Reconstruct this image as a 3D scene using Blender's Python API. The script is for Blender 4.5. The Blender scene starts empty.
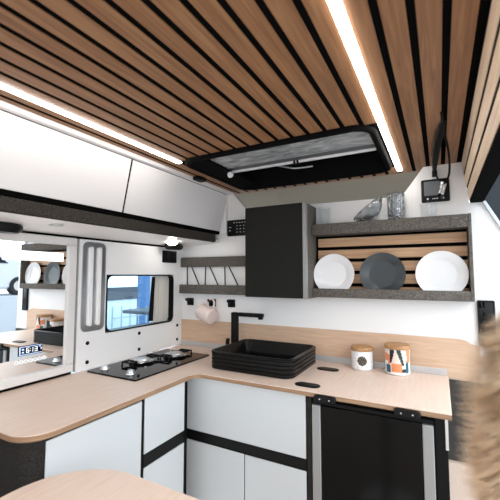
import bpy, bmesh, math, random
from mathutils import Vector, Matrix
random.seed(7)
C = bpy.context.scene.collection
EYE = 1.32          # camera height above the van floor; all coordinates below are relative to it
PI = math.pi
ORIG = {}

# ------------------------------------------------------------------ materials
def nodes(name):
    m = bpy.data.materials.new(name); m.use_nodes = True
    nt = m.node_tree
    return m, nt, nt.nodes['Principled BSDF']
def col(c): return (c[0], c[1], c[2], 1)
def plain(name, c, rough=.5, metal=0, spec=.5, coat=0, bump=0, bscale=200):
    m, nt, b = nodes(name)
    b.inputs['Base Color'].default_value = col(c); b.inputs['Roughness'].default_value = rough
    b.inputs['Metallic'].default_value = metal; b.inputs['Specular IOR Level'].default_value = spec
    b.inputs['Coat Weight'].default_value = coat; b.inputs['Coat Roughness'].default_value = .05
    tc = nt.nodes.new('ShaderNodeTexCoord'); n = nt.nodes.new('ShaderNodeTexNoise')
    n.inputs['Scale'].default_value = bscale; nt.links.new(tc.outputs['Object'], n.inputs['Vector'])
    if bump:
        bp = nt.nodes.new('ShaderNodeBump'); bp.inputs['Strength'].default_value = bump; bp.inputs['Distance'].default_value = .002
        nt.links.new(n.outputs['Fac'], bp.inputs['Height']); nt.links.new(bp.outputs['Normal'], b.inputs['Normal'])
    return m
def ramp(nt, stops, const=False):
    r = nt.nodes.new('ShaderNodeValToRGB'); e = r.color_ramp.elements
    if const: r.color_ramp.interpolation = 'CONSTANT'
    while len(e) < len(stops): e.new(.5)
    for el, (p, c) in zip(e, stops): el.position = p; el.color = col(c)
    return r
def wood(name, dark, mid, light, scale=(40, 2.5, 40), rough=.5):
    m, nt, b = nodes(name); L = nt.links.new
    tc = nt.nodes.new('ShaderNodeTexCoord'); mp = nt.nodes.new('ShaderNodeMapping')
    mp.inputs['Scale'].default_value = scale; L(tc.outputs['Object'], mp.inputs['Vector'])
    n = nt.nodes.new('ShaderNodeTexNoise'); n.inputs['Scale'].default_value = 2.2; n.inputs['Detail'].default_value = 8
    n.inputs['Distortion'].default_value = .7; L(mp.outputs['Vector'], n.inputs['Vector'])
    r = ramp(nt, [(.25, dark), (.5, mid), (.75, light)]); L(n.outputs['Fac'], r.inputs['Fac'])
    L(r.outputs['Color'], b.inputs['Base Color']); b.inputs['Roughness'].default_value = rough
    bp = nt.nodes.new('ShaderNodeBump'); bp.inputs['Strength'].default_value = .08; bp.inputs['Distance'].default_value = .001
    L(n.outputs['Fac'], bp.inputs['Height']); L(bp.outputs['Normal'], b.inputs['Normal'])
    return m
def speckle(name, a, b_, scale=420, rough=.95, lo=.4, hi=.62):
    m, nt, b = nodes(name); L = nt.links.new
    tc = nt.nodes.new('ShaderNodeTexCoord'); n = nt.nodes.new('ShaderNodeTexNoise')
    n.inputs['Scale'].default_value = scale; n.inputs['Detail'].default_value = 2; L(tc.outputs['Object'], n.inputs['Vector'])
    r = ramp(nt, [(lo, a), (hi, b_)]); L(n.outputs['Fac'], r.inputs['Fac']); L(r.outputs['Color'], b.inputs['Base Color'])
    b.inputs['Roughness'].default_value = rough; b.inputs['Specular IOR Level'].default_value = .15
    bp = nt.nodes.new('ShaderNodeBump'); bp.inputs['Strength'].default_value = .4; bp.inputs['Distance'].default_value = .001
    L(n.outputs['Fac'], bp.inputs['Height']); L(bp.outputs['Normal'], b.inputs['Normal'])
    return m
def emit(name, c, s):
    m, nt, b = nodes(name)
    b.inputs['Base Color'].default_value = col((.8, .8, .8)); b.inputs['Emission Color'].default_value = col(c)
    b.inputs['Emission Strength'].default_value = s
    return m
def pane_mat(name, tint, gloss=.12):
    m, nt, b = nodes(name); L = nt.links.new; nt.nodes.remove(b)
    t = nt.nodes.new('ShaderNodeBsdfTransparent'); t.inputs['Color'].default_value = col(tint)
    g = nt.nodes.new('ShaderNodeBsdfGlossy'); g.inputs['Roughness'].default_value = .02
    mx = nt.nodes.new('ShaderNodeMixShader'); mx.inputs['Fac'].default_value = gloss
    L(t.outputs[0], mx.inputs[1]); L(g.outputs[0], mx.inputs[2]); L(mx.outputs[0], nt.nodes['Material Output'].inputs['Surface'])
    return m
def crystal_mat():
    m, nt, b = nodes('cut_crystal')
    b.inputs['Base Color'].default_value = col((.78, .81, .84)); b.inputs['Roughness'].default_value = .0
    b.inputs['Transmission Weight'].default_value = 1; b.inputs['IOR'].default_value = 1.6
    return m

M = dict(
    slat=wood('oak_slat', (.165, .076, .030), (.262, .125, .053), (.36, .195, .09), (45, 2.2, 45), .55),
    lit_slat=wood('lit_oak_slat', (.58, .43, .29), (.70, .54, .38), (.80, .64, .47), (45, 2.2, 45), .5),  # oak with the light on the right side slats put into its colour
    shelf_slat=wood('shelf_oak', (.36, .20, .105), (.48, .29, .16), (.60, .39, .235), (2.2, 45, 45), .5),
    beech=wood('beech_laminate', (.685, .525, .43), (.735, .575, .475), (.78, .625, .525), (60, 4, 60), .42),
    beech_x=wood('beech_splashback', (.54, .355, .235), (.605, .41, .28), (.67, .47, .33), (4, 60, 60), .45),
    edge=wood('plywood_edge', (.13, .07, .036), (.29, .17, .095), (.44, .28, .17), (3, 3, 320), .6),
    lid=wood('bamboo_lid', (.33, .16, .06), (.45, .24, .10), (.55, .31, .14), (4, 60, 60), .5),
    white=plain('white_panel', (.86, .85, .84), .35, bump=.03, bscale=300),
    base_grey=plain('pale_grey_door', (.54, .56, .57), .25, bump=.02), door_white=plain('white_door', (.78, .775, .775), .28, bump=.02, bscale=300),
    grey_white=plain('pale_grey_frame', (.70, .68, .66), .4, bump=.02),
    felt=speckle('grey_felt', (.055, .049, .043), (.20, .18, .16), 330),
    pelmet=speckle('pelmet_felt', (.022, .020, .017), (.066, .059, .051), 330), dark_felt=speckle('charcoal_felt', (.010, .009, .008), (.035, .031, .028), 420), carpet=speckle('dark_carpet', (.02, .018, .017), (.10, .095, .09), 300),
    headliner=speckle('headliner_fabric', (.29, .25, .195), (.34, .295, .235), 300),
    matt=plain('matt_frame_black', (.004, .004, .004), .8, spec=.06), black=plain('matt_black', (.004, .004, .004), .5, spec=.14),
    gap=plain('black_backing', (.003, .003, .003), .95, spec=.03),
    satin=plain('satin_black', (.005, .005, .005), .38, spec=.18),
    cab_black=speckle('black_door', (.009, .009, .0075), (.015, .015, .013), 250, .5),
    ceramic=plain('black_ceramic', (.004, .004, .004), .25, spec=.22),
    gloss=plain('black_glass', (.003, .003, .003), .05, spec=.2), fridge_glass=plain('smoked_fridge_glass', (.004, .004, .004), .12, spec=.12),
    alu=plain('brushed_aluminium', (.68, .68, .68), .32, 1, bump=.05),
    hem=plain('dark_blind_hem', (.06, .065, .07), .4), strip=plain('fridge_strip', (.30, .30, .295), .35, .3), alu_paint=plain('silver_trim', (.52, .52, .52), .35, .4),
    plate_steel=plain('brushed_plate', (.48, .50, .53), .3, 1), steel=plain('steel', (.60, .61, .63), .27, 1),
    mirror=plain('mirror_glass', (.93, .95, .96), 0, 1),
    plate=plain('white_porcelain', (.80, .80, .81), .2, coat=.4),
    plate_dark=plain('charcoal_stoneware', (.035, .043, .048), .38, coat=.2),
    mug=plain('pink_stoneware', (.78, .63, .59), .5),
    mug_rim=plain('bare_clay', (.60, .40, .28), .7),
    can_white=speckle('patterned_white_glaze', (.58, .58, .60), (.86, .86, .86), 260, .3, .38, .46),
    can_base=plain('white_glaze', (.82, .82, .81), .25),
    orange=plain('orange_glaze', (.80, .27, .11), .35), navy=plain('navy_glaze', (.012, .016, .028), .35),
    cream=plain('blush_glaze', (.82, .66, .58), .35), teal=plain('teal_glaze', (.02, .11, .15), .35),
    green=plain('dark_green_glaze', (.02, .045, .035), .35),
    emblem=speckle('brown_emblem', (.012, .010, .008), (.20, .17, .13), 330, .4, .42, .6),
    led=emit('warm_white_led', (1, .95, .90), 14), lamp=emit('lamp_lens', (1, .95, .88), 18),
    bar=emit('mirror_light_bar', (.86, .95, 1), 1.0), digit=emit('clock_digit', (.75, .9, 1), .6),
    digit_blue=emit('clock_blue', (.12, .33, .85), .7), key=emit('touch_key', (.80, .90, 1), .25),
    orange_light=emit('orange_indicator', (1, .35, .06), 6),
    screen=plain('grey_screen', (.16, .18, .19), .12, coat=.5), print=plain('white_print', (.7, .7, .7), .5),
    pane=pane_mat('window_glass', (.80, .93, 1.0), .06), dark_pane=pane_mat('tinted_dome', (.25, .27, .29), .12),
    crystal=crystal_mat(),
    clear=pane_mat('thin_clear_glass', (.965, .975, .98), .05),
    blind=None, plume=None,
    floor=wood('floor_planks', (.40, .29, .21), (.50, .37, .27), (.58, .44, .33), (30, 2, 30), .5),
    ground=plain('hall_floor', (.42, .44, .46), .5), car_white=plain('white_paint', (.62, .67, .72), .2, coat=.5),
    tyre=plain('tyre', (.015, .015, .017), .8), car_glass=plain('vehicle_glass', (.008, .014, .022), .08, spec=.25),
    cyan=emit('lit_cyan_fascia', (.45, .82, .95), .9), dark_grey=plain('dark_fascia', (.05, .055, .07), .5),
    booth=plain('booth_white', (.50, .56, .62), .5), blue=plain('blue_banner', (.05, .12, .26), .5),
    rack=plain('rack_wire', (.30, .34, .38), .4), curtain=plain('curtain_fabric', (.66, .63, .58), .9),
    pot=plain('stoneware_vase', (.55, .50, .45), .7), hall=plain('hall_wall', (.60, .66, .72), .8),
    cable=plain('cable_sheath', (.004, .004, .004), .6, spec=.1), stem=plain('dry_stem', (.55, .40, .22), .8),
)
def blind_mat():
    m, nt, b = nodes('silver_blind'); L = nt.links.new
    tc = nt.nodes.new('ShaderNodeTexCoord'); mp = nt.nodes.new('ShaderNodeMapping'); mp.inputs['Scale'].default_value = (5, 16, 8)
    n = nt.nodes.new('ShaderNodeTexNoise'); n.inputs['Scale'].default_value = 2.0; n.inputs['Detail'].default_value = 6; n.inputs['Distortion'].default_value = 1.4
    L(tc.outputs['Object'], mp.inputs['Vector']); L(mp.outputs['Vector'], n.inputs['Vector'])
    r = ramp(nt, [(.3, (.15, .17, .18)), (.5, (.34, .37, .385)), (.7, (.60, .63, .64))]); L(n.outputs['Fac'], r.inputs['Fac'])
    L(r.outputs['Color'], b.inputs['Base Color']); b.inputs['Roughness'].default_value = .45; b.inputs['Metallic'].default_value = .3
    bp = nt.nodes.new('ShaderNodeBump'); bp.inputs['Strength'].default_value = .5; bp.inputs['Distance'].default_value = .01
    L(n.outputs['Fac'], bp.inputs['Height']); L(bp.outputs['Normal'], b.inputs['Normal'])
    return m
M['blind'] = blind_mat()
def plume_mat():
    m, nt, b = nodes('pampas_fibre'); L = nt.links.new
    tc = nt.nodes.new('ShaderNodeTexCoord'); n = nt.nodes.new('ShaderNodeTexNoise'); n.inputs['Scale'].default_value = 35
    L(tc.outputs['Object'], n.inputs['Vector'])
    r = ramp(nt, [(.3, (.66, .49, .33)), (.5, (.82, .66, .48)), (.72, (.90, .78, .62))]); L(n.outputs['Fac'], r.inputs['Fac'])
    L(r.outputs['Color'], b.inputs['Base Color']); b.inputs['Roughness'].default_value = .9; b.inputs['Specular IOR Level'].default_value = .1
    return m
M['plume'] = plume_mat()

# ------------------------------------------------------------------ mesh helpers
def arc(cx, cy, r, a0, a1, n): return [(cx + r*math.cos(math.radians(a0+(a1-a0)*i/n)), cy + r*math.sin(math.radians(a0+(a1-a0)*i/n))) for i in range(n+1)]
def rrect(x0, x1, y0, y1, r, n=6):
    r = min(r, (x1-x0)/2-1e-5, (y1-y0)/2-1e-5)
    return arc(x1-r, y1-r, r, 0, 90, n)+arc(x0+r, y1-r, r, 90, 180, n)+arc(x0+r, y0+r, r, 180, 270, n)+arc(x1-r, y0+r, r, 270, 360, n)
class MB:
    def __init__(s): s.bm = bmesh.new(); s.mi = 0
    def face(s, vs, mi=None):
        try: f = s.bm.faces.new(vs)
        except ValueError: return None
        f.material_index = s.mi if mi is None else mi
        return f
    def box(s, x0, x1, y0, y1, z0, z1, bev=0, seg=2):
        b2 = bmesh.new()
        bmesh.ops.create_cube(b2, size=1)
        for v in b2.verts: v.co = Vector(((x0+x1)/2+v.co.x*(x1-x0), (y0+y1)/2+v.co.y*(y1-y0), (z0+z1)/2+v.co.z*(z1-z0)))
        if bev: bmesh.ops.bevel(b2, geom=list(b2.edges), offset=bev, segments=seg, affect='EDGES', profile=.5)
        mp = {v: s.bm.verts.new(v.co) for v in b2.verts}
        for f in b2.faces: s.face([mp[v] for v in f.verts])
        b2.free(); return s
    def prism(s, poly, axis, a, b, side_mi=None):
        def P(u, v, w): return {'x': (w, u, v), 'y': (u, w, v), 'z': (u, v, w)}[axis]
        A = [s.bm.verts.new(P(u, v, a)) for u, v in poly]; B = [s.bm.verts.new(P(u, v, b)) for u, v in poly]
        s.face(A[::-1]); s.face(B); n = len(poly)
        for i in range(n): s.face([A[i], A[(i+1) % n], B[(i+1) % n], B[i]], side_mi)
        return s
    def ring(s, outer, inner, axis, a, b):
        def P(u, v, w): return {'x': (w, u, v), 'y': (u, w, v), 'z': (u, v, w)}[axis]
        n = len(outer)
        vs = [[s.bm.verts.new(P(u, v, w)) for u, v in pl] for pl, w in ((outer, a), (inner, a), (inner, b), (outer, b))]
        for k in range(4):
            p, q = vs[k], vs[(k+1) % 4]
            for i in range(n): s.face([p[i], p[(i+1) % n], q[(i+1) % n], q[i]])
        return s
    def loft(s, rings, cap0=True, cap1=True):
        R = [[s.bm.verts.new(p) for p in r] for r in rings]; n = len(R[0])
        for p, q in zip(R, R[1:]):
            for i in range(n): s.face([p[i], p[(i+1) % n], q[(i+1) % n], q[i]])
        if cap0: s.face(R[0][::-1])
        if cap1: s.face(R[-1])
        return s
    def lathe(s, prof, base, axis=(0, 0, 1), n=40, cap0=True, cap1=True, sx=1, sy=1):
        q = Vector((0, 0, 1)).rotation_difference(Vector(axis).normalized()); base = Vector(base)
        rings = [[base + q @ Vector((r*sx*math.cos(2*PI*i/n), r*sy*math.sin(2*PI*i/n), h)) for i in range(n)] for r, h in prof]
        return s.loft(rings, cap0, cap1)
    def cyl(s, p, q, r, r2=None, n=20):
        p, q = Vector(p), Vector(q); r2 = r if r2 is None else r2
        return s.lathe([(r, 0), (r2, (q-p).length)], p, q-p, n)
    def tube(s, pts, r, n=10, smooth=0):
        pts = [Vector(p) for p in pts]
        for _ in range(smooth):
            o = [pts[0]]
            for a, b in zip(pts, pts[1:]): o += [a.lerp(b, .25), a.lerp(b, .75)]
            pts = o+[pts[-1]]
        rings = []; up = None
        for i, p in enumerate(pts):
            t = (pts[min(i+1, len(pts)-1)]-pts[max(i-1, 0)]).normalized()
            if up is None: up = t.orthogonal().normalized()
            up = (up - t*up.dot(t)).normalized(); sd = t.cross(up)
            rr = r if not callable(r) else r(i/(len(pts)-1))
            rings.append([p+up*(rr*math.cos(2*PI*k/n))+sd*(rr*math.sin(2*PI*k/n)) for k in range(n)])
        return s.loft(rings)
    def rloft(s, x0, x1, y0, y1, r, prof, n=6, cap0=True, cap1=True):
        return s.loft([[(u, v, z) for u, v in rrect(x0-d, x1+d, y0-d, y1+d, max(r+d, .004), n)] for d, z in prof], cap0, cap1)

def link(o, parent=None):
    C.objects.link(o)
    if parent: o.parent = parent; ORIG[o.name] = ORIG[parent.name]
    return o
def build(name, mb, mats, parent=None, origin=None, smooth=True, label=None):
    org = Vector(ORIG[parent.name]) if parent else Vector(origin or (0, 0, 0))
    bm = mb.bm
    bmesh.ops.recalc_face_normals(bm, faces=list(bm.faces))
    for v in bm.verts: v.co -= org
    me = bpy.data.meshes.new(name); bm.to_mesh(me); bm.free()
    for m in (mats if isinstance(mats, (list, tuple)) else [mats]): me.materials.append(M[m])
    if smooth:
        me.shade_smooth(); me.set_sharp_from_angle(angle=math.radians(38))
    o = bpy.data.objects.new(name, me)
    link(o, parent)
    if not parent:
        o.location = org + Vector((0, 0, EYE)); ORIG[o.name] = tuple(org)
    if label: o['label'] = label
    return o
def tag(o, label, cat, group=None):
    o['label'] = label; o['category'] = cat
    if group: o['group'] = group
    return o
def thing(name, label, cat, loc, group=None):
    o = bpy.data.objects.new(name, None); C.objects.link(o); o.empty_display_size = .05
    o.location = Vector(loc)+Vector((0, 0, EYE)); ORIG[o.name] = tuple(loc)
    return tag(o, label, cat, group)
def struct(name, mb, mats, parent=None, **k):
    o = build(name, mb, mats, parent, **k)
    if not parent: o['kind'] = 'structure'
    return o

# ------------------------------------------------------------------ dimensions
W, D = -1.40, 1.715           # left wall, back partition
TOP = -.42                    # worktop
CEIL = .48
PITCH, GAP = .0582, .016
XR = .094                     # right end of the flat ceiling

# ------------------------------------------------------------------ floor, ground
struct('floor', MB().box(-1.4, .25, -1.6, 3.2, -1.36, -1.32), 'floor')
struct('ground', MB().box(-14, 16, -10, 16, -1.92, -1.86), 'ground')
# ------------------------------------------------------------------ ceiling and slats
hx0, hx1, hy0, hy1 = -.925, -.192, 1.142, 1.655      # roof opening
c = MB()
XC = XR+.03
for b in ((-1.12, XC, -1.6, hy0), (-1.12, XC, hy1, 1.775), (-1.12, hx0, hy0, hy1), (hx1, XC, hy0, hy1)):
    c.box(b[0], b[1], b[2], b[3], .4818, .515)
ceil = struct('ceiling', c, 'gap')
s = MB()
for k in range(0, 20):
    g = .086-PITCH*k
    x1, x0 = g-GAP/2, g-PITCH+GAP/2
    if k == 19: x0 = x1-.022
    if x1 > hx0-.01 and x0 < hx1+.01:
        s.box(x0, x1, -1.6, hy0-.005, CEIL, .4819); s.box(x0, x1, hy1+.005, 1.775, CEIL, .4819)
    else: s.box(x0, x1, -1.6, 1.775, CEIL, .4819)
sl = build('slat_panel', s, 'slat', ceil, label='oak slats with black gaps between them')
# side panel going down to the door on the right
d = Vector((.024, 0, -.18)).normalized()
a = MB().prism([(.0945, .4817), (.118, .4817), (.140, .30), (.1195, .30)], 'y', -.9, 1.70)
side = struct('wall_right', a, 'gap')
s = MB()
for k in range(3):
    t0, t1 = .007+k*.0590, .007+k*.0590+.0450
    p = Vector((.094, .478))+Vector((d.x, d.z))*t0; q = Vector((.094, .478))+Vector((d.x, d.z))*t1
    s.prism([(p.x, p.y), (q.x, q.y), (q.x+.0035, q.y), (p.x+.0035, p.y)], 'y', -.9, 1.70)
build('slat_panel', s, 'lit_slat', side)
struct('trim_1', MB().prism([(.120, .298), (.165, .298), (.20, .36), (.20, .50), (.135, .50), (.118, .32)], 'y', -.9, 1.70), 'gap')

# ceiling light strips
for nm, x, y0, y1, lab in (('ceiling_light_strip', .086-PITCH*4, -1.6, 1.716, 'bright white light strip in the ceiling slats running past the right end of the roof hatch'),
                      ('ceiling_light_strip', .086-PITCH*18, -1.6, 1.150, 'bright white light strip along the ceiling edge above the white overhead doors')):
    r = thing(nm, lab, 'light', (x, -.2, CEIL), 'ceiling light strips')
    build('diffuser', MB().box(x-.0105, x+.0105, y0, y1, .4755, .4797, .0015, 1), 'led', r)
    build('channel', MB().box(x-.0115, x+.0115, y0-.002, y1+.002, .4797, .4817), 'alu', r)

# ------------------------------------------------------------------ back partition with the cut-out at the top
pl = [(-1.45, -1.32), (.275, -1.32), (.275, .07), (.225, .176), (.163, .302), (.118, .302), (.098, CEIL), (-.050, CEIL), (-.088, .428), (-.127, .376), (-.150, .364), (-.21, .358),
      (-.5, .362), (-.90, .372), (-.955, .378), (-1.0, .425), (-1.046, CEIL), (-1.45, CEIL)]
struct('wall_back', MB().prism(pl, 'y', D, D+.02), 'white')
h = MB()
prof = [(1.74, .492), (1.78, .478), (1.9, .44), (2.05, .385), (2.25, .27), (2.4, .1)]
for (ya, za), (yb, zb) in zip(prof, prof[1:]):
    vs = [h.bm.verts.new(p) for p in ((-1.3, ya, za), (.12, ya, za), (.12, yb, zb), (-1.3, yb, zb))]; h.face(vs)
    vs = [h.bm.verts.new(p) for p in ((-1.3, ya, za+.02), (.12, ya, za+.02), (.12, yb, zb+.02), (-1.3, yb, zb+.02))]; h.face(vs[::-1])
bmesh.ops.remove_doubles(h.bm, verts=h.bm.verts, dist=1e-4)
struct('trim_2', h, 'headliner')
struct('wall_front', MB().box(-1.45, .20, 2.42, 2.46, -1.32, .3), 'hall')
# cab door seen past the partition
cd = struct('door_1', MB().box(.19, .75, 2.02, 2.06, -1.3, .05, .01), 'car_white')
build('door_glass', MB().box(.19, .75, 2.03, 2.05, .05, .75), 'car_glass', cd)
build('window_seal', MB().box(.185, .205, 2.01, 2.06, .05, .75), 'black', cd)
struct('trim_3', MB().prism([(.1635, .300), (.174, .3035), (.236, .1785), (.2255, .1755)], 'y', 1.700, 1.7149), 'car_white')
# carpeted lower wall and wooden step to the right of the fridge
struct('trim_4', MB().box(.0, .26, 1.700, 1.7148, -.752, -.433), 'carpet')
struct('trim_5', MB().box(.0, .27, 1.685, 1.7148, -1.32, -.754, .002, 1), 'beech')
struct('trim_6', MB().prism([(-1.399, -.4198), (-1.399, -.268), (-.6, -.265), (.062, -.265), (.085, -.270), (.105, -.283), (.132, -.288), (.132, -.43), (.0195, -.43), (.0195, -.4198)], 'y', 1.709, 1.7149), 'beech_x')
struct('trim_7', MB().box(-1.3985, .0115, 1.7045, 1.7088, -.4199, -.392, .0012, 1), 'alu_paint')
t = thing('wall_box', 'black upright rectangular box on the white wall right of the plate shelf', 'wall box', (.158, 1.7149, -.19))
build('cover', MB().box(.131, .186, 1.702, 1.7149, -.283, -.105, .002), 'gloss', t)
build('bezel', MB().ring(rrect(.129, .188, -.285, -.103, .004), rrect(.134, .183, -.28, -.108, .003), 'y', 1.700, 1.7148), 'black', t)

# ------------------------------------------------------------------ left wall
y0w, y1w, z0w, z1w = 1.150, 1.628, -.273, .002        # window opening
def wframe(g): return rrect(y0w-g, y1w+g, z0w-g, z1w+g, .035+g, 6)
wl = MB()
for b in ((1.002, y0w, TOP+.002, .160), (y1w, D-.001, TOP+.002, .160), (y0w, y1w, TOP+.002, z0w), (y0w, y1w, z1w, .160)):
    wl.box(W-.05, W, b[0], b[1], b[2], b[3])
bmesh.ops.remove_doubles(wl.bm, verts=wl.bm.verts, dist=1e-4)
wall = struct('wall_left', wl, 'white')
for (y, z) in ((1.057, -.304), (1.058, -.388), (1.365, -.304), (1.366, -.387), (1.667, -.300), (1.668, -.383)):
    build('screw_cap', MB().lathe([(.0085, 0), (.0085, .003), (.005, .005)], (W, y, z), (1, 0, 0), 16), 'black', wall, label='round black screw cap')
w2 = MB().box(W-.05, W-.004, -.35, .985, TOP-.9, .175); w2.box(W-.05, W-.004, .985, D, TOP-.9, TOP-.02); w2.box(W-.05, W-.012, -.35, D, .160, .30)
struct('wall_left_lining', w2, 'gap')
win = struct('window_1', MB().ring(wframe(.0005), rrect(y0w+.007, y1w-.007, z0w+.007, z1w-.007, .03, 6), 'x', W-.049, W+.003), 'satin')
build('pane', MB().box(W-.046, W-.043, y0w+.004, y1w-.004, z0w+.004, z1w-.004), 'pane', win)
# folded curtain and strap in the right third of the window recess
ct = thing('curtain', 'off white curtain gathered in folds at the right side of the left wall window', 'curtain', (W-.03, 1.57, z0w+.01))
n = 40; A = []; B = []
cm = MB()
for i in range(n+1):
    y = 1.480+.136*i/n; x = W-.026+.014*math.sin(i*.95)+.003*math.sin(i*2.3)
    A.append((x, y)); B.append((x-.002, y))
cm.prism(A+B[::-1], 'z', z0w+.0075, z1w-.0075)
build('fabric', cm, 'curtain', ct)
build('strap', MB().prism([(1.440, z0w+.02), (1.474, z0w+.02), (1.484, z1w-.012), (1.462, z1w-.012)], 'x', W-.012, W-.008), 'black', ct, label='black strap along the curtain edge')

# slotted plate
pt = thing('slotted_wall_plate', 'tall brushed metal plate with two upright white bars between mirror and window', 'wall plate', (W, 1.077, -.05))
build('backing', MB().prism(rrect(1.018, 1.140, -.253, .151, .028, 6), 'x', W, W+.004), 'plate_steel', pt)
for y in (1.056, 1.100):
    m = MB(); m.loft([[(W+.004+dx, y+u, v) for u, v in rrect(-w, w, -.228, .128, w*.98, 6)] for w, dx in ((.0118, 0), (.0118, .008), (.008, .012))])
    build('bar', m, 'white', pt)
# double switch
sw = thing('wall_switch', 'black double rocker switch on the white wall above the window corner', 'switch', (W, 1.588, .108))
build('frame', MB().box(W, W+.006, 1.528, 1.650, .072, .142, .004), 'black', sw)
for y in (1.56, 1.618): build('rocker', MB().box(W+.006, W+.010, y-.026, y+.026, .080, .134, .002), 'satin', sw)

# ------------------------------------------------------------------ mirror unit
X = W+.014
mr = thing('wall_mirror', 'wide wall mirror in a pale frame with light bar and digital clock', 'mirror', (W, .65, -.40))
m = MB()
fr = .033
m.box(W-.003, X, .30, .983, TOP+.011, -.375, .003, 1); m.box(W-.003, X, .30, .983, .127, .160, .003, 1)
m.box(W-.003, X, .947, .983, -.376, .128, .003, 1); m.box(W-.003, X, .30, .333, -.376, .128, .003, 1)
build('frame', m, 'grey_white', mr)
build('mirror_glass', MB().prism([(W-.006, .330), (W+.0113, .330), (W+.0018, .950), (W-.006, .950)], 'z', -.378, .130), 'mirror', mr)
build('light_bar', MB().box(W+.0025, W+.0085, .690, .923, .057, .093), 'bar', mr, label='glowing white light bar near the top of the mirror')
ck = build('clock_display', MB().box(W+.006, W+.0072, .760, .850, -.304, -.268, .0005, 1), 'gloss', mr, label='small dark clock display with blue edge')
blu = MB(); xx = W+.0073
for (a0, a1, b0, b1) in ((.762, .848, -.2725, -.2705), (.762, .848, -.3015, -.2995), (.763, .767, -.30, -.272), (.843, .847, -.29, -.282), (.772, .780, -.284, -.278), (.772, .780, -.294, -.289), (.836, .843, -.279, -.275)):
    blu.box(xx-.0002, xx+.0003, a0, a1, b0, b1)
build('blue_marks', blu, 'digit_blue', ck)
seg = {'6': 'acdefg', '1': 'bc', '3': 'abcdg'}
dg = MB()
def seven(ch, y, z, w, hh):
    th = .0022
    S = dict(a=(0, w, hh-th, hh), g=(0, w, hh/2-th/2, hh/2+th/2), d=(0, w, 0, th), f=(0, th, hh/2, hh), e=(0, th, 0, hh/2), b=(w-th, w, hh/2, hh), c=(w-th, w, 0, hh/2))
    for q in seg[ch]:
        a_, b_, c_, d_ = S[q]; dg.box(xx-.0002, xx+.0004, y+a_, y+b_, z+c_, z+d_)
seven('6', .788, -.2945, .011, .018); seven('1', .806, -.2945, .008, .018); seven('3', .819, -.2945, .011, .018)
for z in (-.290, -.282): dg.box(xx-.0002, xx+.0004, .803, .8055, z, z+.0025)
build('digits', dg, 'digit', ck)
for i in range(7):
    y = .748+i*.0175
    build('touch_key', MB().ring(rrect(y, y+.0145, -.333, -.320, .006, 4), rrect(y+.0025, y+.012, -.3305, -.3225, .0038, 4), 'x', W+.006, W+.0068), 'key', mr)

# ------------------------------------------------------------------ overhead cabinets (left)
def face_x(z): return -1.068-(.462-z)*(.047/.212)
def overhead(y0, y1, label):
    r = thing('overhead_cabinet', label, 'cabinet', (-1.25, (y0+y1)/2, .25), 'white overhead cabinets')
    build('body', MB().prism([(W, .236), (face_x(.252)-.0045, .236), (face_x(.252)-.0045, .252), (face_x(.462)-.0045, .462), (face_x(.462)-.0045, .4795), (W, .4795)], 'y', y0, y1), 'gap', r)
    g = .0035
    d_ = MB().prism([(face_x(.462), .462), (face_x(.252), .252), (face_x(.252)-.0042, .252), (face_x(.462)-.0042, .462)], 'y', y0+g, y1-g)
    bmesh.ops.bevel(d_.bm, geom=list(d_.bm.edges), offset=.001, segments=1, affect='EDGES')
    build('door', d_, 'door_white', r)
    return r
overhead(-.35, .985, 'large white overhead cabinet door at the upper left of the photo')
overhead(.987, 1.698, 'white overhead cabinet door next to the black wall cabinet')
struct('trim_8', MB().prism([(-1.070, .465), (-1.046, .465), (-1.046, .4795), (-1.070, .4795)], 'y', -.35, 1.7149), 'white')
struct('trim_9', MB().prism([(-1.120, .232), (-1.116, .190), (-1.132, .186), (-1.140, .232)], 'y', -.35, 1.655), 'pelmet')
struct('trim_10', MB().prism([(W, .170), (-1.130, .190), (-1.130, .205), (W, .234)], 'y', -.35, 1.7149), 'white')
struct('trim_11', MB().box(-1.399, -1.075, 1.6985, 1.7148, .236, .4795), 'white')
def under_z(x): return .170+(x-W)*(.020/.27)
def spot(x, y, lab, lens=True):
    r = thing('downlight', lab, 'lamp', (x, y, under_z(x)), 'lamps under the overhead cabinets')
    z = under_z(x)
    m = MB(); m.lathe([(.040, 0), (.046, -.006), (.046, -.020), (.036, -.032)], (x, y, z+.001), (0, 0, 1), 32, sx=.8, sy=1.5)
    build('housing', m, 'satin', r)
    m = MB(); m.lathe([(.012, .002), (.026, .0), (.025, -.012), (.014, -.018)], (x+.062, y-.085, under_z(x+.062)), (0, 0, 1), 28)
    build('lens', m, 'lamp', r, label='glowing round lens')
spot(-1.325, 1.54, 'lit lamp with black oval housing under the overhead cabinet near the corner')
r = thing('downlight', 'black oval lamp housing under the overhead cabinet above the mirror', 'lamp', (-1.295, .640, under_z(-1.295)), 'lamps under the overhead cabinets')
m = MB(); m.lathe([(.040, 0), (.046, -.006), (.046, -.020), (.036, -.032)], (-1.310, .64, under_z(-1.31)+.001), (0, 0, 1), 32, sx=.8, sy=1.5)
build('housing', m, 'satin', r)
r = thing('recessed_ring', 'faint white round recessed ring under the overhead cabinet', 'ceiling ring', (-1.225, .78, under_z(-1.225)))
build('rim', MB().ring([(-1.225+.024*math.cos(a*PI/16), .78+.024*math.sin(a*PI/16)) for a in range(32)], [(-1.225+.018*math.cos(a*PI/16), .78+.018*math.sin(a*PI/16)) for a in range(32)], 'z', under_z(-1.225)-.003, under_z(-1.225)+.003), 'alu_paint', r)
build('cover', MB().lathe([(.0175, 0), (.0175, .004)], (-1.225, .78, under_z(-1.225)-.001), (0, 0, 1), 24), 'white', r)
t = thing('magnetic_catch', 'small black catch on the ceiling edge above the overhead cabinet', 'catch', (-1.03, 1.38, .465))
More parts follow.
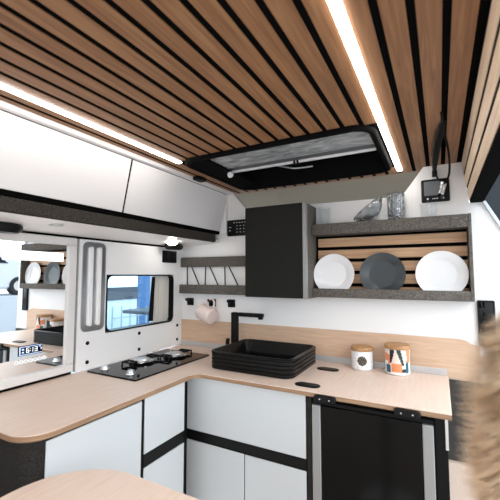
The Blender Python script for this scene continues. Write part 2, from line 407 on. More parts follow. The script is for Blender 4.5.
build('body', MB().box(-1.045, -1.005, 1.345, 1.405, .462, .4801, .003), 'black', t)

# ------------------------------------------------------------------ roof hatch
rh = thing('roof_hatch', 'black framed roof hatch with half drawn silver blind in the slatted ceiling', 'roof hatch', (-.54, 1.345, CEIL))
ox0, ox1, oy0, oy1 = -.948, -.168, 1.118, 1.680
m = MB()
sec = [(0, .4800), (0, .470), (-.005, .464), (-.018, .464), (-.025, .472), (-.042, .600), (-.02, .600)]
rings = [[(u, v, z) for u, v in rrect(ox0-d_, ox1+d_, oy0-d_, oy1+d_, max(.075+d_, .02), 8)] for d_, z in sec]
m.loft(rings, False, False)
build('frame', m, 'matt', rh)
build('dome', MB().box(ox0+.02, ox1-.02, oy0+.02, oy1-.02, .601, .606), 'dark_pane', rh)
build('blackout_sheet', MB().box(ox0+.045, ox1-.045, 1.42, oy1-.045, .585, .598), 'gap', rh)  # black sheet added so the open half of the hatch looks dark
bl = MB(); n = 14
for i in range(n):
    ya, yb = oy0+.032+.225*i/n, oy0+.032+.225*(i+1)/n; za, zb = .502+.003*(i % 2), .502+.003*((i+1) % 2)
    bl.face([bl.bm.verts.new(p) for p in ((ox0+.034, ya, za), (ox1-.034, ya, za), (ox1-.034, yb, zb), (ox0+.034, yb, zb))])
bmesh.ops.remove_doubles(bl.bm, verts=bl.bm.verts, dist=1e-5)
bmesh.ops.solidify(bl.bm, geom=list(bl.bm.faces), thickness=.002)
build('blind', bl, 'blind', rh, label='silver grey crinkled blind drawn halfway', smooth=False)
m = MB(); m.box(ox0+.036, ox1-.036, 1.416, 1.434, .492, .508, .004)
bar = build('blind_bar', m, 'plate', rh, label='metal bar at the edge of the blind, its bright reflection painted white')  # white colour stands in for the reflection on the metal
for x in (-.545, -.530): build('clip', MB().box(x-.004, x+.004, 1.412, 1.438, .488, .512, .001), 'black', bar)
build('blind_hem', MB().box(ox0+.036, ox1-.036, oy0+.2575, 1.4155, .500, .506), 'hem', rh, label='dark band along the blind edge')
build('side_cover', MB().prism([(ox0+.022, .468), (ox0+.085, .490), (ox0+.085, .510), (ox0+.03, .510)], 'y', oy0+.03, oy1-.035), 'matt', rh)
build('latch', MB().tube([(-.63, 1.426, .494), (-.60, 1.505, .500), (-.575, 1.525, .500), (-.50, 1.535, .502)], .004, smooth=2), 'alu', rh)
build('knob', MB().lathe([(.006, 0), (.014, .004), (.016, .012), (.012, .02), (.004, .024)], (ox0+.075, 1.405, .484), (.8, -.3, -.5), 20), 'plate', rh, label='white round catch')

# ------------------------------------------------------------------ black wall cabinet
cx0, cx1, cyf, cz0, cz1 = -.874, -.544, 1.563, -.111, .344
r = thing('wall_cabinet', 'square black wall cabinet with silver edge strip left of the plate shelf', 'cabinet', (-.71, D, cz0))
build('body', MB().box(cx0, cx1, cyf+.018, D-.001, cz0, cz1-.002, .002, 1), 'felt', r)
build('door', MB().box(cx0, cx1-.021, cyf, cyf+.0178, cz0+.001, cz1, .002, 1), 'cab_black', r)
build('edge_strip', MB().box(cx1-.0205, cx1-.001, cyf-.001, cyf+.0178, cz0, cz1-.001, .002, 1), 'strip', r)
# ------------------------------------------------------------------ plate shelf
sx0, sx1, sy = cx1+.001, .117, 1.631
r = thing('plate_shelf', 'grey felt wall shelf with oak slats behind three standing plates', 'shelf', (-.21, D, -.105))
build('top_board', MB().box(sx0, sx1-.0125, sy, D-.001, .192, .245, .003), 'felt', r)
m = MB().box(sx0, sx1-.0125, sy, sy+.012, -.105, -.064, .003); m.box(sx0, sx1-.0125, sy+.012, D-.001, -.105, -.0935, .001, 1)
build('tray', m, 'felt', r)
build('end_panel', MB().box(sx1-.012, sx1, sy, D-.001, -.105, .246, .002), 'felt', r)
m = MB().box(sx0, sx1-.013, D-.008, D-.001, -.093, .191)
build('back_board', m, 'gap', r)
m = MB(); z = .180
for i in range(5):
    m.box(sx0+.012, sx1-.013, D-.018, D-.0078, z-.043, z, .0015, 1); z -= .0585
build('slat_panel', m, 'shelf_slat', r)

def plate(x, mat, label):
    R_ = .0975; tilt = Vector((0, -1, .10)).normalized()
    base = Vector((x, 1.6735, .0035))
    prof = [(0.002, .004), (.055, .004), (.060, .0045), (.068, .010), (.090, .0155), (R_, .018), (R_, .0155), (.090, .0125), (.066, .004), (.060, -.0035), (.055, -.004), (.002, -.004)]
    m = MB(); m.lathe(prof, base+tilt*-.008, tilt, 56, True, True)
    o = build('plate', m, mat, origin=(x, 1.675, -.093))
    return tag(o, label, 'plate', 'plates standing on the shelf')
plate(-.447, 'plate', 'white round plate standing at the left of the shelf, beside the black cabinet')
plate(-.228, 'plate_dark', 'dark charcoal plate standing in the middle of the shelf')
plate(.005, 'plate', 'white round plate standing at the right end of the shelf')

# ------------------------------------------------------------------ glasses on the shelf
def tumbler(x, y, z, r, hgt, mat, label, cut=False):
    m = MB(); w = .0035
    if cut:
        n, rows = 22, 7; w = .006; rings = []
        prof = [(r*.86, 0, 0)]+[(r*(.90+.06*j/rows), .006+(hgt-.020)*j/rows, 1) for j in range(rows+1)]+[(r*.96, hgt-.008, 0), (r*.96, hgt, 0), (r*.96-w*.5, hgt, 0), (r*.9-w, .014, 0), (r*.3, .012, 0)]
        for k, (rr, hh, on) in enumerate(prof):
            rings.append([Vector((x+(rr*(1+(.045 if (i+k) % 2 else -.055)*on))*math.cos(2*PI*(i+.5*(k % 2)*0)/n), y+(rr*(1+(.045 if (i+k) % 2 else -.055)*on))*math.sin(2*PI*i/n), z+hh)) for i in range(n)])
        m.loft(rings); bmesh.ops.triangulate(m.bm, faces=[f for f in m.bm.faces if len(f.verts) == 4])
    else: m.lathe([(r*.86, 0), (r*.9, .004), (r, hgt), (r-w, hgt), (r*.9-w, .010), (.001, .008)], (x, y, z), (0, 0, 1), 28, True, True)
    o = build('tumbler', m, mat, origin=(x, y, z), smooth=not cut)
    return tag(o, label, 'glass', 'glasses on the shelf top')
tumbler(-.163, 1.674, .2455, .0385, .120, 'crystal', 'cut crystal tumbler standing upright on the shelf top', True)
tumbler(-.490, 1.676, .2455, .031, .085, 'clear', 'faint clear glass on the shelf top beside the black cabinet')
tumbler(-.034, 1.674, .2455, .036, .062, 'clear', 'faint low clear glass on the shelf top below the control screen')
# leaning cut glass dish
m = MB()
ax = Vector((-.62, 0, .785)).normalized(); ctr = Vector((-.288, 1.673, .311))
q = Vector((0, 0, 1)).rotation_difference(ax)
prof = [(.078, 0), (.079, -.004), (.072, -.016), (.060, -.032), (.034, -.052), (.012, -.060), (.002, -.060), (.002, -.055), (.03, -.05), (.060, -.027), (.073, -.002)]
rings = [[ctr+q @ Vector((r_*(1+(.05*(-1)**(i+k) if 0 < k < 5 else 0))*math.cos(2*PI*i/24), r_*.46*(1+(.05*(-1)**(i+k) if 0 < k < 5 else 0))*math.sin(2*PI*i/24), hh)) for i in range(24)] for k, (r_, hh) in enumerate(prof)]
for rg in rings:
    for p in rg: p.z = max(p.z, .2465); p.x = min(p.x, -.204)
m.loft(rings); bmesh.ops.triangulate(m.bm, faces=list(m.bm.faces))
tag(build('glass_dish', m, 'crystal', origin=(-.288, 1.673, .2465), smooth=False), 'cut glass dish leaning on its side against the crystal tumbler', 'dish')

# ------------------------------------------------------------------ cord rack, hooks and mug
r = thing('cord_rack', 'low rack of two grey felt rails joined by black cords above the hooks', 'rack', (-1.14, D, -.08))
build('rail', MB().box(W+.001, cx0-.001, 1.690, D-.001, .048, .106, .003), 'felt', r)
build('rail', MB().box(W+.001, cx0-.001, 1.680, D-.001, -.110, -.058, .003), 'felt', r)
for xa, xb in ((-1.352, -1.345), (-1.318, -1.257), (-1.215, -1.214), (-1.186, -1.122), (-1.082, -1.075), (-1.055, -.989), (-.945, -.94), (-.925, -.885)):
    build('cord', MB().tube([(xa, 1.697, .05), (xb, 1.692, -.06)], .0036, 8), 'black', r)
def hook(x, label):
    r = thing('wall_hook', label, 'hook', (x, D, -.155), 'black hooks under the cord rack')
    build('back_plate', MB().box(x-.024, x+.024, D-.006, D-.0005, -.182, -.138, .004), 'black', r)
    build('peg', MB().tube([(x, D-.006, -.150), (x, D-.036, -.152), (x, D-.044, -.148), (x, D-.046, -.138)], .0055, 10, 2), 'satin', r)
hook(-1.336, 'empty black wall hook nearest the left wall corner')
hook(-1.176, 'black wall hook holding the pink mug')
hook(-1.045, 'empty black wall hook between the mug and the tap')
mg = thing('mug', 'pale pink ridged mug hanging from the middle black hook', 'mug', (-1.18, 1.665, -.21))
ax = Vector((.93, -.24, -.28)).normalized(); b0 = Vector((-1.219, 1.663, -.206)); R0 = .046
prof = [(.003, .008), (.034, .008)]+[(.037, .004)]
prof = [(R0-.004, .002), (R0-.004, .093), (.003, .096), (.003, .102), (R0-.008, .102), (R0-.001, .096)]
for i in range(13): prof += [(R0+.0006*(i % 2), .092-i*.0069)]
prof += [(R0, .004), (R0-.002, 0)]
m = MB(); m.lathe(prof, b0, ax, 36, False, False)
for f in m.bm.faces:
    if max((v.co-b0).dot(ax) for v in f.verts) < .006: f.material_index = 1
build('cup', m, ['mug', 'mug_rim'], mg)
up = (Vector((0, 0, 1))-ax*ax.z).normalized(); up = (up+Vector((.0, .45, 0))).normalized()
hp = [b0+ax*.018+up*.038, b0+ax*.012+up*.068, b0+ax*.030+up*.088, b0+ax*.054+up*.088, b0+ax*.076+up*.068, b0+ax*.074+up*.038]
build('handle', MB().tube(hp, .0052, 10, 2), 'mug', mg)

# control panel on back wall
r = thing('touch_controller', 'small black control panel with tiny white marks left of the black cabinet', 'control panel', (-1.01, D, .275))
build('case', MB().box(-1.072, -.940, D-.010, D+.0002, .222, .314, .003), 'satin', r)
m = MB(); m2 = MB()
for i in range(5): m.box(-1.030+i*.018, -1.021+i*.018, D-.0106, D-.0098, .296, .300)
for i in range(3):
    for j in range(3): m2.box(-1.010+i*.022, -1.002+i*.022, D-.0106, D-.0098, .278-j*.018, .281-j*.018)
m.box(-1.058, -1.044, D-.0106, D-.0098, .270, .274); m.box(-1.058, -1.048, D-.0106, D-.0098, .252, .256)
build('printed_marks', m, 'print', r); build('printed_keys', m2, 'print', r)
# screen and dangling cables
r = thing('control_screen', 'black wall display with grey screen above the right end of the shelf', 'display', (-.006, D, .368))
build('case', MB().box(-.061, .049, D-.014, D-.0005, .316, .418, .006), 'satin', r)
build('screen', MB().box(-.049, .022, D-.0155, D-.0138, .345, .408, .001, 1), 'screen', r)
for x in (-.036, .024): build('button', MB().lathe([(.004, 0), (.004, .002)], (x, D-.0138, .331), (0, -1, 0), 14), 'alu', r)
m = MB()
for i in range(4): m.box(-.018+i*.006, -.014+i*.006, D-.0146, D-.0136, .329, .333)
build('printed_mark', m, 'print', r)
t = thing('socket_box', 'tiny black box with an orange light above the control screen', 'socket', (-.006, D, .440))
build('case', MB().box(-.016, .004, D-.014, D-.0005, .428, .456, .002), 'black', t)
build('indicator', MB().lathe([(.0035, 0), (.003, .002)], (-.004, D-.014, .446), (0, -1, 0), 12), 'orange_light', t)
t = thing('cable', 'black cable loop hanging from the ceiling gap down in front of the screen', 'cable', (.027, 1.33, CEIL))
rad = lambda t: .0075+.006*max(0, math.sin(PI*min(1, max(0, (t-.05)/.8))))
build('sheath', MB().tube([(.026, 1.21, .4805), (.022, 1.25, .478), (.015, 1.31, .472), (.005, 1.41, .463), (-.002, 1.55, .453), (-.005, 1.64, .448), (-.006, 1.7005, .447)], rad, 10, 2), 'cable', t)
build('thin_lead', MB().tube([(.020, 1.15, .478), (.026, 1.28, .474), (.043, 1.44, .452), (.049, 1.58, .428), (.046, 1.64, .405), (.030, 1.668, .384)], .0040, 8, 2), 'cable', t)
build('thin_lead', MB().tube([(-.002, 1.69, .435), (.004, 1.675, .412), (.012, 1.668, .400), (.023, 1.668, .390)], .0035, 8, 2), 'cable', t)
m = MB(); m.cyl((.024, 1.668, .392), (.010, 1.672, .345), .0085, .006)
pg = build('plug', m, 'steel', t, label='silver cable connector')
build('boot', MB().cyl((.010, 1.672, .346), (.004, 1.674, .328), .006, .005), 'black', pg)
pg = build('plug', MB().cyl((.031, 1.672, .386), (.020, 1.676, .340), .0075, .006), 'steel', t, label='silver cable connector')
build('boot', MB().cyl((.020, 1.676, .341), (.016, 1.678, .325), .006, .005), 'navy', pg)

# ------------------------------------------------------------------ worktop
XF, YF = -.935, 1.245
wp = [(W+.001, .538)]+arc(-1.018, .621, .083, 270, 360, 10)+[(XF, 1.20)]+arc(XF+.035, YF-.035, .035, 180, 90, 6)+[(.017, YF), (.017, 1.7148), (W+.001, 1.7148)]
m = MB(); m.prism(wp, 'z', TOP-.017, TOP, side_mi=1)
bmesh.ops.bevel(m.bm, geom=[e for e in m.bm.edges if abs(e.verts[0].co.z-TOP) < 1e-5 and abs(e.verts[1].co.z-TOP) < 1e-5], offset=.002, segments=1, affect='EDGES')
tag(build('worktop', m, ['beech', 'edge'], origin=(-.7, 1.2, TOP)), 'L-shaped pale beech worktop carrying the hob and the sink', 'worktop')
def socket_cap(x, y, lab):
    r = thing('worktop_insert', lab, 'inlet', (x, y, TOP), 'black oval inserts in the worktop')
    build('rim', MB().rloft(x-.049, x+.049, y-.026, y+.026, .026, [(0, TOP), (0, TOP+.0025), (-.003, TOP+.0035)], 8), 'black', r)
    build('lid', MB().rloft(x-.040, x+.040, y-.019, y+.019, .019, [(0, TOP+.0034), (-.001, TOP+.005)], 8), 'satin', r)
socket_cap(-.455, 1.570, 'black oval insert in the worktop nearer the wall, right of the sink')
socket_cap(-.460, 1.312, 'black oval insert in the worktop close to its front edge')

# ------------------------------------------------------------------ sink and tap
sk = thing('sink', 'square black ribbed countertop sink on the beech worktop', 'sink', (-.74, 1.52, TOP))
prof = [(-.012, TOP), (0, TOP+.002)]
zz = TOP+.002
for i in range(4): prof += [(.001, zz+.002), (.0015, zz+.0075), (.001, zz+.013), (-.002, zz+.0145), (-.002, zz+.0152)]; zz += .0165
prof += [(.002, zz+.001), (.003, zz+.008), (-.001, zz+.0105), (-.008, zz+.0105), (-.0115, zz+.006), (-.018, TOP+.028), (-.028, TOP+.016), (-.045, TOP+.012)]
build('basin', MB().rloft(-.938, -.536, 1.335, 1.685, .045, prof, 8), 'ceramic', sk)
build('drain', MB().lathe([(.022, 0), (.022, .002), (.016, .003)], (-.74, 1.52, TOP+.012), (0, 0, 1), 24), 'satin', sk)
fx, fy = -.972, 1.628
tp = thing('tap', 'matt black angular tap with long flat spout behind the sink', 'tap', (fx, fy, TOP))
build('base', MB().lathe([(.023, 0), (.023, .006), (.018, .008)], (fx, fy, TOP), (0, 0, 1), 28), 'black', tp)
build('column', MB().box(fx-.018, fx+.018, fy-.014, fy+.014, TOP+.007, -.198, .005), 'black', tp)
m = MB(); m.box(fx+.0181, fx+.168, fy-.014, fy+.014, -.218, -.198, .004); m.box(fx+.142, fx+.165, fy-.010, fy+.010, -.228, -.2185, .002, 1)
build('spout', m, 'black', tp)
build('handle', MB().tube([(fx-.012, fy-.010, -.385), (fx-.030, fy-.022, -.378), (fx-.032, fy-.024, -.362), (fx-.028, fy-.024, -.335)], .0105, 10, 1), 'satin', tp)

# ------------------------------------------------------------------ hob
hb = thing('gas_hob', 'black glass two burner gas hob set in the worktop under the window', 'hob', (-1.22, 1.285, TOP))
build('glass_plate', MB().rloft(-1.366, -1.072, 1.030, 1.540, .008, [(0, TOP), (0, TOP+.005), (-.0015, TOP+.0065)], 4), 'gloss', hb)
def burner(x, y):
    b = build('burner', MB().lathe([(.050, 0), (.060, .009), (.056, .013), (.030, .012)], (x, y, TOP+.0062), (0, 0, 1), 36), 'steel', hb)
    build('burner_cap', MB().lathe([(.034, 0), (.036, .003), (.034, .008), (.026, .010), (.003, .0105)], (x, y, TOP+.016), (0, 0, 1), 32), 'alu', b)
    build('igniter', MB().cyl((x-.045, y+.015, TOP+.006), (x-.044, y+.015, TOP+.040), .0025, .001, 8), 'plate', b)
    z = TOP+.022
    for sg in (-1, 1):
        pts = [(.006, .020, z), (.022, .026, z), (.042, .088, z), (-.042, .088, z), (-.022, .026, z), (-.006, .020, z)]
        pts = [(.034, .088, TOP+.006), (.034, .088, z), (.024, .056, z), (-.024, .056, z), (-.034, .088, z), (-.034, .088, TOP+.006)]
        m = MB(); m.tube([(x+u, y+v*sg, w_) for u, v, w_ in pts], .0043, 8)
        m.tube([(x+.034, y+.088*sg, z), (x-.034, y+.088*sg, z)], .0043, 8)
        build('pan_support', m, 'black', b)
burner(-1.265, 1.255); burner(-1.205, 1.425)
for x, y in ((-1.318, 1.088), (-1.158, 1.086)):
    k = build('knob', MB().lathe([(.020, 0), (.019, .004), (.016, .006), (.015, .013), (.012, .015), (.003, .0155)], (x, y, TOP+.0064), (0, 0, 1), 24), 'alu', hb)

# ------------------------------------------------------------------ canisters
def canister(x, y, R_, hgt, label, kind):
    r = thing('canister', label, 'canister', (x, y, TOP), 'lidded canisters on the worktop')
    m = MB(); n, rows = 96, 28
    fa = math.atan2(-y, -x)
    prof = [(R_*.86, 0), (R_*.96, .003)]
    rings = [[Vector((x+rr*math.cos(2*PI*i/n), y+rr*math.sin(2*PI*i/n), TOP+hh)) for i in range(n)] for rr, hh in prof+[(R_, .008+(hgt-.008)*j/rows) for j in range(rows+1)]]
    m.loft(rings)
    def inside(u, v, poly):
        c_ = False
        for (a0, b0_), (a1, b1_) in zip(poly, poly[1:]+poly[:1]):
            if (b0_ > v) != (b1_ > v) and u < (a1-a0)*(v-b0_)/(b1_-b0_)+a0: c_ = not c_
        return c_
    if kind == 1: mats = ['can_base', 'can_white', 'emblem']
    else:
        mats = ['can_base', 'orange', 'navy', 'cream', 'teal', 'green']
        shapes = [(1, [(-1.3, .55), (-.85, .55), (-.85, .82), (-1.3, .82)]), (3, [(-1.3, .82), (-.75, .82), (-.75, 1), (-1.3, 1)]), (1, [(-.85, .28), (-.62, .28), (-.62, .8), (-.85, .8)]), (2, [(-.66, .48), (-.60, 1), (-.22, 1), (-.38, .6), (-.5, .48)]), (3, [(-.52, .46), (-.16, 1), (-.06, 1), (.28, .46)]),
                  (5, [(-.10, 1), (.28, 1), (.56, .40), (.36, .40)]), (1, [(-.5, .14), (.38, .14), (.38, .46), (-.5, .46)]), (4, [(-1.0, .12), (-.55, .12), (-.55, .42), (-1.0, .42)]), (2, [(.38, .14), (.70, .14), (.70, .28), (.38, .28)]), (3, [(.34, 1), (.66, 1), (.66, .5), (.56, .42)]),
                  (4, [(.70, .12), (.98, .12), (.98, .85), (.70, .5)]), (1, [(.70, 1), (1.2, 1), (1.2, .5), (.86, .5)]), (2, [(1.4, .2), (2.4, .2), (2.0, .9), (1.4, .9)]), (1, [(2.4, .2), (3.1, .2), (3.1, .7), (2.4, .7)]), (4, [(-2.4, .2), (-1.5, .2), (-1.5, .8), (-2.4, .6)])]
    for f in m.bm.faces:
        ct_ = f.calc_center_median(); u = (math.atan2(ct_.y-y, ct_.x-x)-fa+PI) % (2*PI)-PI; v = (ct_.z-TOP)/hgt
        if len(f.verts) > 4: continue
        if kind == 1:
            f.material_index = 1 if v > .1 else 0
            if (u*R_)**2+((v-.52)*hgt)**2 < (R_*.44)**2: f.material_index = 2
        else:
            for mi, poly in shapes:
                if v > .12 and inside(u, v, poly): f.material_index = mi
    build('jar', m, mats, r)
    build('lid', MB().lathe([(R_*.9, -.001), (R_*1.0, .0), (R_*1.03, .004), (R_*1.03, .012), (R_*.99, .016), (.003, .0165)], (x, y, TOP+hgt+.001), (0, 0, 1), 48), 'lid', r)
canister(-.322, 1.657, .046, .082, 'white speckled canister with round dark emblem and wooden lid', 1)
canister(-.174, 1.653, .050, .106, 'taller canister with orange, navy and blush blocks and wooden lid', 2)

# ------------------------------------------------------------------ base cabinets
XD, YD = -.948, 1.262
def panel(mb, x0, x1, y0, y1, z0, z1): return mb.box(x0, x1, y0, y1, z0, z1, .0015, 1)
ZB = -1.24
UT = TOP-.018
# tall left unit
r = thing('base_cabinet', 'tall pale grey base cabinet door below the left end of the worktop', 'cabinet', (-1.17, .77, -1.32), 'pale grey base cabinets')
build('body', MB().box(-1.395, XD-.0062, .600, .953, -1.32, UT), 'black', r)
build('door', panel(MB(), XD-.006, XD, .601, .9465, ZB, UT-.010), 'base_grey', r)
# corner unit, left run
r = thing('base_cabinet', 'pale grey base cabinet with upper and lower fronts below the gas hob', 'cabinet', (-1.17, 1.1, -1.32), 'pale grey base cabinets')
build('body', MB().box(-1.395, XD-.0062, .954, 1.19, -1.32, UT), 'black', r)
build('drawer', panel(MB(), XD-.006, XD, .9615, 1.184, -.638, UT-.004), 'base_grey', r, label='upper pale grey front')
build('door', panel(MB(), XD-.006, XD, .9615, 1.184, ZB, -.686), 'base_grey', r, label='lower pale grey front')
build('handle_rail', MB().box(XD-.006, XD-.004, .9615, 1.184, -.684, -.640), 'satin', r)
# back run unit
r = thing('base_cabinet', 'wide pale grey base cabinet below the black sink', 'cabinet', (-.71, 1.48, -1.32), 'pale grey base cabinets')
build('body', MB().box(-1.395, -.446, YD+.0062, 1.70, -1.32, UT), 'black', r)
build('corner_post', MB().box(-1.10, -.9985, 1.1902, YD+.006, -1.3, UT), 'satin', r)
build('drawer', panel(MB(), -.997, -.451, YD, YD+.006, -.668, UT-.004), 'base_grey', r, label='wide upper pale grey front')
build('door', panel(MB(), -.997, -.7105, YD, YD+.006, ZB, -.712), 'base_grey', r, label='lower left pale grey front')
build('door', panel(MB(), -.7065, -.451, YD, YD+.006, ZB, -.712), 'base_grey', r, label='lower right pale grey front')
build('handle_rail', MB().box(-.997, -.451, YD+.0045, YD+.006, -.708, -.672), 'satin', r)
# felt covered rounded end of the left run
ep = [(-1.396, .526)]+arc(-1.022, .600, .072, 270, 360, 10)+[(-.950, .5905), (-1.396, .5905)]
ep = [(-1.396, .553)]+arc(-.998, .599, .046, 270, 359.5, 10)+[(-1.396, .599)]
tag(build('cabinet_end_panel', MB().prism(ep, 'z', -1.32, UT), 'dark_felt', origin=(-1.2, .56, -1.32)), 'dark felt rounded end panel under the left worktop end', 'end panel')

# ------------------------------------------------------------------ fridge
fr = thing('fridge', 'black glass fronted fridge with silver side strips at the worktop end', 'fridge', (-.23, 1.45, -1.32))
build('body', MB().box(-.427, -.031, YD+.012, 1.68, -1.30, TOP-.030), 'black', fr)
build('door_glass', MB().box(-.392, -.068, YD-.006, YD+.0118, -1.26, TOP-.046, .002, 1), 'fridge_glass', fr)
build('top_rail', MB().box(-.424, -.034, YD-.002, YD+.0116, TOP-.045, TOP-.032, .001, 1), 'black', fr)
for x0, x1 in ((-.425, -.3935), (-.0655, -.034)): build('side_strip', MB().box(x0, x1, YD-.007, YD+.0118, -1.26, TOP-.047, .002, 1), 'strip', fr, label='silver side strip')
tag(build('cabinet_side_panel', MB().box(-.445, -.428, YD-.002, 1.70, -1.32, UT, .001, 1), 'dark_felt', origin=(-.437, 1.48, -1.32)), 'narrow dark felt panel between the sink cabinet and the fridge', 'side panel')
e2 = thing('cabinet_side_panel', 'dark panel with thin white edge at the right end under the worktop', 'side panel', (-.012, 1.48, -1.32))
build('board', MB().box(-.030, .004, YD+.002, 1.70, -1.32, UT, .001, 1), 'black', e2)
build('edge_strip', MB().box(-.002, .006, YD-.002, YD+.0018, UT-.095, UT-.004), 'alu', e2)
def latch(x, lab):
    r = thing('fridge_latch', lab, 'latch', (x, YF, TOP-.02), 'black latches on the worktop edge')
    m = MB(); m.loft([[(x+u, YF+.0004-dy, v) for u, v in rrect(-.040+g, .040-g, -.4485+g, -.424-g, .011, 6)] for g, dy in ((0, 0), (0, .008), (.003, .011))])
    build('body', m, 'satin', r)
    for dx in (-.017, .017): build('screw', MB().lathe([(.0032, 0), (.0025, .0015)], (x+dx, YF-.0114, -.4365), (0, -1, 0), 12), 'steel', r)
latch(-.372, 'black latch with two screws on the worktop edge at the left side of the fridge')
latch(-.107, 'black latch with two screws on the worktop edge at the right side of the fridge')

# ------------------------------------------------------------------ foreground table with dried grass
TT = -.50
tb = thing('table', 'pale beech table with rounded corner in the foreground', 'table', (-.3, .3, -1.32))
tp_ = [(-.892, -.25), (.35, -.25), (.35, .668)]+arc(-.70, .480, .188, 90, 178, 14)
m = MB(); m.prism(tp_, 'z', TT-.022, TT, side_mi=1)
build('tabletop', m, ['beech', 'edge'], tb)
build('leg', MB().cyl((-.3, .25, -1.312), (-.3, .25, TT-.022), .035), 'alu', tb)
build('foot', MB().lathe([(.16, 0), (.16, .006), (.04, .02)], (-.3, .25, -1.32), (0, 0, 1), 32), 'alu', tb)
vs = thing('vase', 'tall stoneware vase on the table holding dried pampas grass', 'vase', (.072, .47, TT))
build('body', MB().lathe([(.035, 0), (.045, .004), (.055, .05), (.045, .11), (.026, .14), (.028, .15), (.023, .15), (.02, .13), (.01, .02)], (.072, .47, TT), (0, 0, 1), 32), 'pot', vs)
def pampas(x, y, lean, zt, label, rad, nf, x0=.072, y0=.47):
    r = thing('pampas_grass', label, 'dried grass', (x0, y0, TT+.012), 'pampas stems in the vase')
    base = Vector((x0, y0, TT+.016)); top = Vector((x, y, zt))
    def P(t): return base.lerp(top, t)+Vector(lean)*math.sin(t*PI)*.3
    build('stem', MB().tube([P(i/10) for i in range(11)], .0028, 6), 'stem', r)
    m = MB()
    for i in range(nf):
        t = .30+.70*random.random()**.85; p = P(t); a = random.random()*2*PI
        env = math.sin(min(1, (1.04-t)/.35)*PI/2)*(.55+.45*min(1, (t-.25)/.25))
        L_ = rad*env*(.65+.6*random.random())
        o = Vector((math.cos(a), math.sin(a), .0)); dirs = (o*.55+Vector((0, 0, 1.0))).normalized()
        p1 = p+dirs*L_*.6+o*L_*.28; p2 = p1+(o*.8+Vector((0, 0, .15)))*L_*.55+Vector((0, 0, -.012*random.random()))
        w = o.cross(Vector((0, 0, 1)))*(.0008+.0005*random.random())
        V = [m.bm.verts.new(q_) for q_ in (p-w, p+w, p1+w, p1-w)]; m.face(V)
        V2 = [V[3], V[2], m.bm.verts.new(p2)]; m.face(V2)
    build('plume', m, 'plume', r, smooth=False)
pampas(.074, .47, (.0, .0, 0), -.030, 'fluffy beige pampas plume in front of the right edge of the photo', .055, 15000)
pampas(.125, .50, (.02, 0, 0), .0, 'second pampas plume behind the fluffy beige one at the right photo edge', .055, 8000, .080, .474)

# ------------------------------------------------------------------ outside the van (window and mirror)
bs = thing('exhibition_stand', 'white and dark exhibition stand with a lit cyan panel outside the window', 'stand', (-5.2, 4.6, -1.86))
build('low_wall', MB().box(-5.3, -5.2, 2.5, 5.0, -1.86, -.45, .01), 'booth', bs)
build('fascia', MB().box(-5.32, -5.18, 2.5, 5.0, -.45, -.22), 'dark_grey', bs)
build('lit_panel', MB().box(-5.3, -5.2, 2.5, 5.0, -.22, .75), 'cyan', bs)
build('banner', MB().box(-5.3, -5.22, 5.03, 5.36, -1.86, .9), 'blue', bs)
wr = thing('display_rack', 'thin wire rack standing before the white stand wall outside the window', 'rack', (-5.0, 4.6, -1.86))
m = MB()
for y in (4.25, 4.45, 4.65, 4.85, 5.05): m.tube([(-5.0, y, -1.86), (-5.0, y, -.55-.05*(y > 4.5))], .012, 6)
for z in (-1.5, -1.1, -.75): m.tube([(-5.0, 4.25, z), (-5.0, 5.05, z)], .01, 6)
build('wires', m, 'rack', wr)
ht = thing('high_table', 'small dark high table outside the window', 'table', (-3.9, 4.15, -1.86))
build('top', MB().box(-4.2, -3.6, 3.75, 4.55, -.57, -.52, .01), 'dark_grey', ht)
build('leg', MB().cyl((-3.9, 4.15, -1.86), (-3.9, 4.15, -.57), .05), 'dark_grey', ht)
# white motor vehicles beyond the sliding door, seen in the mirror
def vehicle(x, y, lab):
    zb = -.665
    r = thing('van', lab, 'vehicle', (x, y, zb))
    pr = [(-2.4, .20), (-2.4, 1.55), (-2.2, 1.72), (.35, 1.72), (1.25, 1.10), (2.05, .92), (2.30, .70), (2.32, .20)]
    m = MB(); m.prism([(y+u, zb+v) for u, v in pr], 'x', x-.9, x+.9)
    bmesh.ops.bevel(m.bm, geom=list(m.bm.edges), offset=.07, segments=2, affect='EDGES')
    build('body', m, 'car_white', r)
    for pl_ in ([(.15, 1.05), (1.10, 1.05), (.45, 1.52), (.15, 1.52)], [(-1.7, 1.05), (.02, 1.05), (.02, 1.52), (-1.6, 1.52)]):
        build('side_window', MB().prism([(y+u, zb+v) for u, v in pl_], 'x', x-.912, x-.89), 'car_glass', r)
    for u in (-1.45, 1.45):
        w_ = build('wheel', MB().lathe([(.18, .0), (.29, .0), (.31, .05), (.31, .2), (.26, .22)], (x-.93, y+u, zb+.31), (1, 0, 0), 32), 'tyre', r)
        build('hub', MB().lathe([(.17, .0), (.15, .02), (.05, .03)], (x-.935, y+u, zb+.31), (1, 0, 0), 24), 'alu', w_)
vehicle(10.4, 5.6, 'white van parked beyond the sliding door, reflected at the left of the mirror')
struct('platform', MB().box(8.9, 13.5, -4, 13, -1.86, -.665), 'booth')

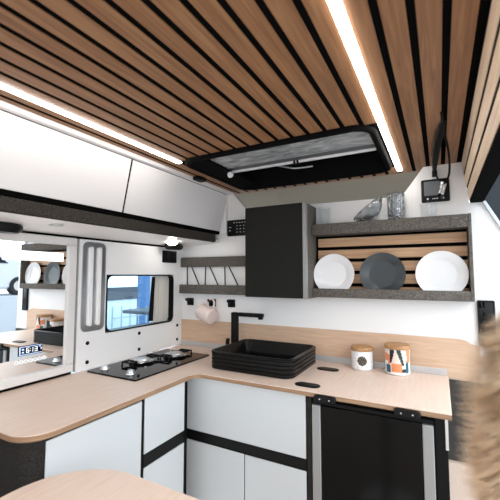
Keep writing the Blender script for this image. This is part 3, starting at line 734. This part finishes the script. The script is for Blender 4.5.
# ------------------------------------------------------------------ light and camera
w = bpy.data.worlds.new('hall_light'); bpy.context.scene.world = w; w.use_nodes = True
nt = w.node_tree; bg = nt.nodes['Background']; tc = nt.nodes.new('ShaderNodeTexCoord'); sp = nt.nodes.new('ShaderNodeSeparateXYZ')
mr_ = nt.nodes.new('ShaderNodeMapRange'); mr_.inputs['From Min'].default_value = -1; mr_.inputs['From Max'].default_value = 1
rp = ramp(nt, [(.0, (.16, .165, .17)), (.47, (.46, .50, .54)), (.58, (1.15, 1.24, 1.32)), (1, (1.25, 1.33, 1.40))])
nt.links.new(tc.outputs['Generated'], sp.inputs[0]); nt.links.new(sp.outputs['Z'], mr_.inputs['Value']); nt.links.new(mr_.outputs[0], rp.inputs['Fac'])
mx_ = nt.nodes.new('ShaderNodeMapRange'); mx_.inputs['From Min'].default_value = -.6; mx_.inputs['From Max'].default_value = 1
mx_.inputs['To Min'].default_value = .85; mx_.inputs['To Max'].default_value = 2.1
nt.links.new(sp.outputs['X'], mx_.inputs['Value']); vm = nt.nodes.new('ShaderNodeVectorMath'); vm.operation = 'SCALE'
nt.links.new(rp.outputs['Color'], vm.inputs[0]); nt.links.new(mx_.outputs[0], vm.inputs['Scale']); nt.links.new(vm.outputs[0], bg.inputs['Color']); bg.inputs['Strength'].default_value = 1.05
cam = bpy.data.cameras.new('camera'); co = bpy.data.objects.new('camera', cam); C.objects.link(co)
Xv, Yv, Zv = Vector((.88, .034, -.474)), Vector((.476, -.063, .877)), Vector((0, .997, .071))   # world axes in camera space
rot = Matrix(((Xv.x, Xv.y, -Xv.z), (Yv.x, Yv.y, -Yv.z), (Zv.x, Zv.y, -Zv.z)))
co.matrix_world = Matrix.Translation((0, 0, EYE)) @ rot.to_4x4().normalized()
qq = co.matrix_world.to_quaternion().normalized(); co.rotation_mode = 'QUATERNION'; co.location = (0, 0, EYE); co.rotation_quaternion = qq
cam.sensor_width = 36; cam.lens = 350.535/500*36; cam.clip_start = .02
cam.dof.use_dof = True; cam.dof.focus_distance = 1.6; cam.dof.aperture_fstop = 4.2
sc = bpy.context.scene; sc.camera = co
vw = sc.view_settings; vw.view_transform = 'Standard'; vw.look = 'None'; vw.exposure = 0.72; vw.gamma = 1; vw.use_curve_mapping = False
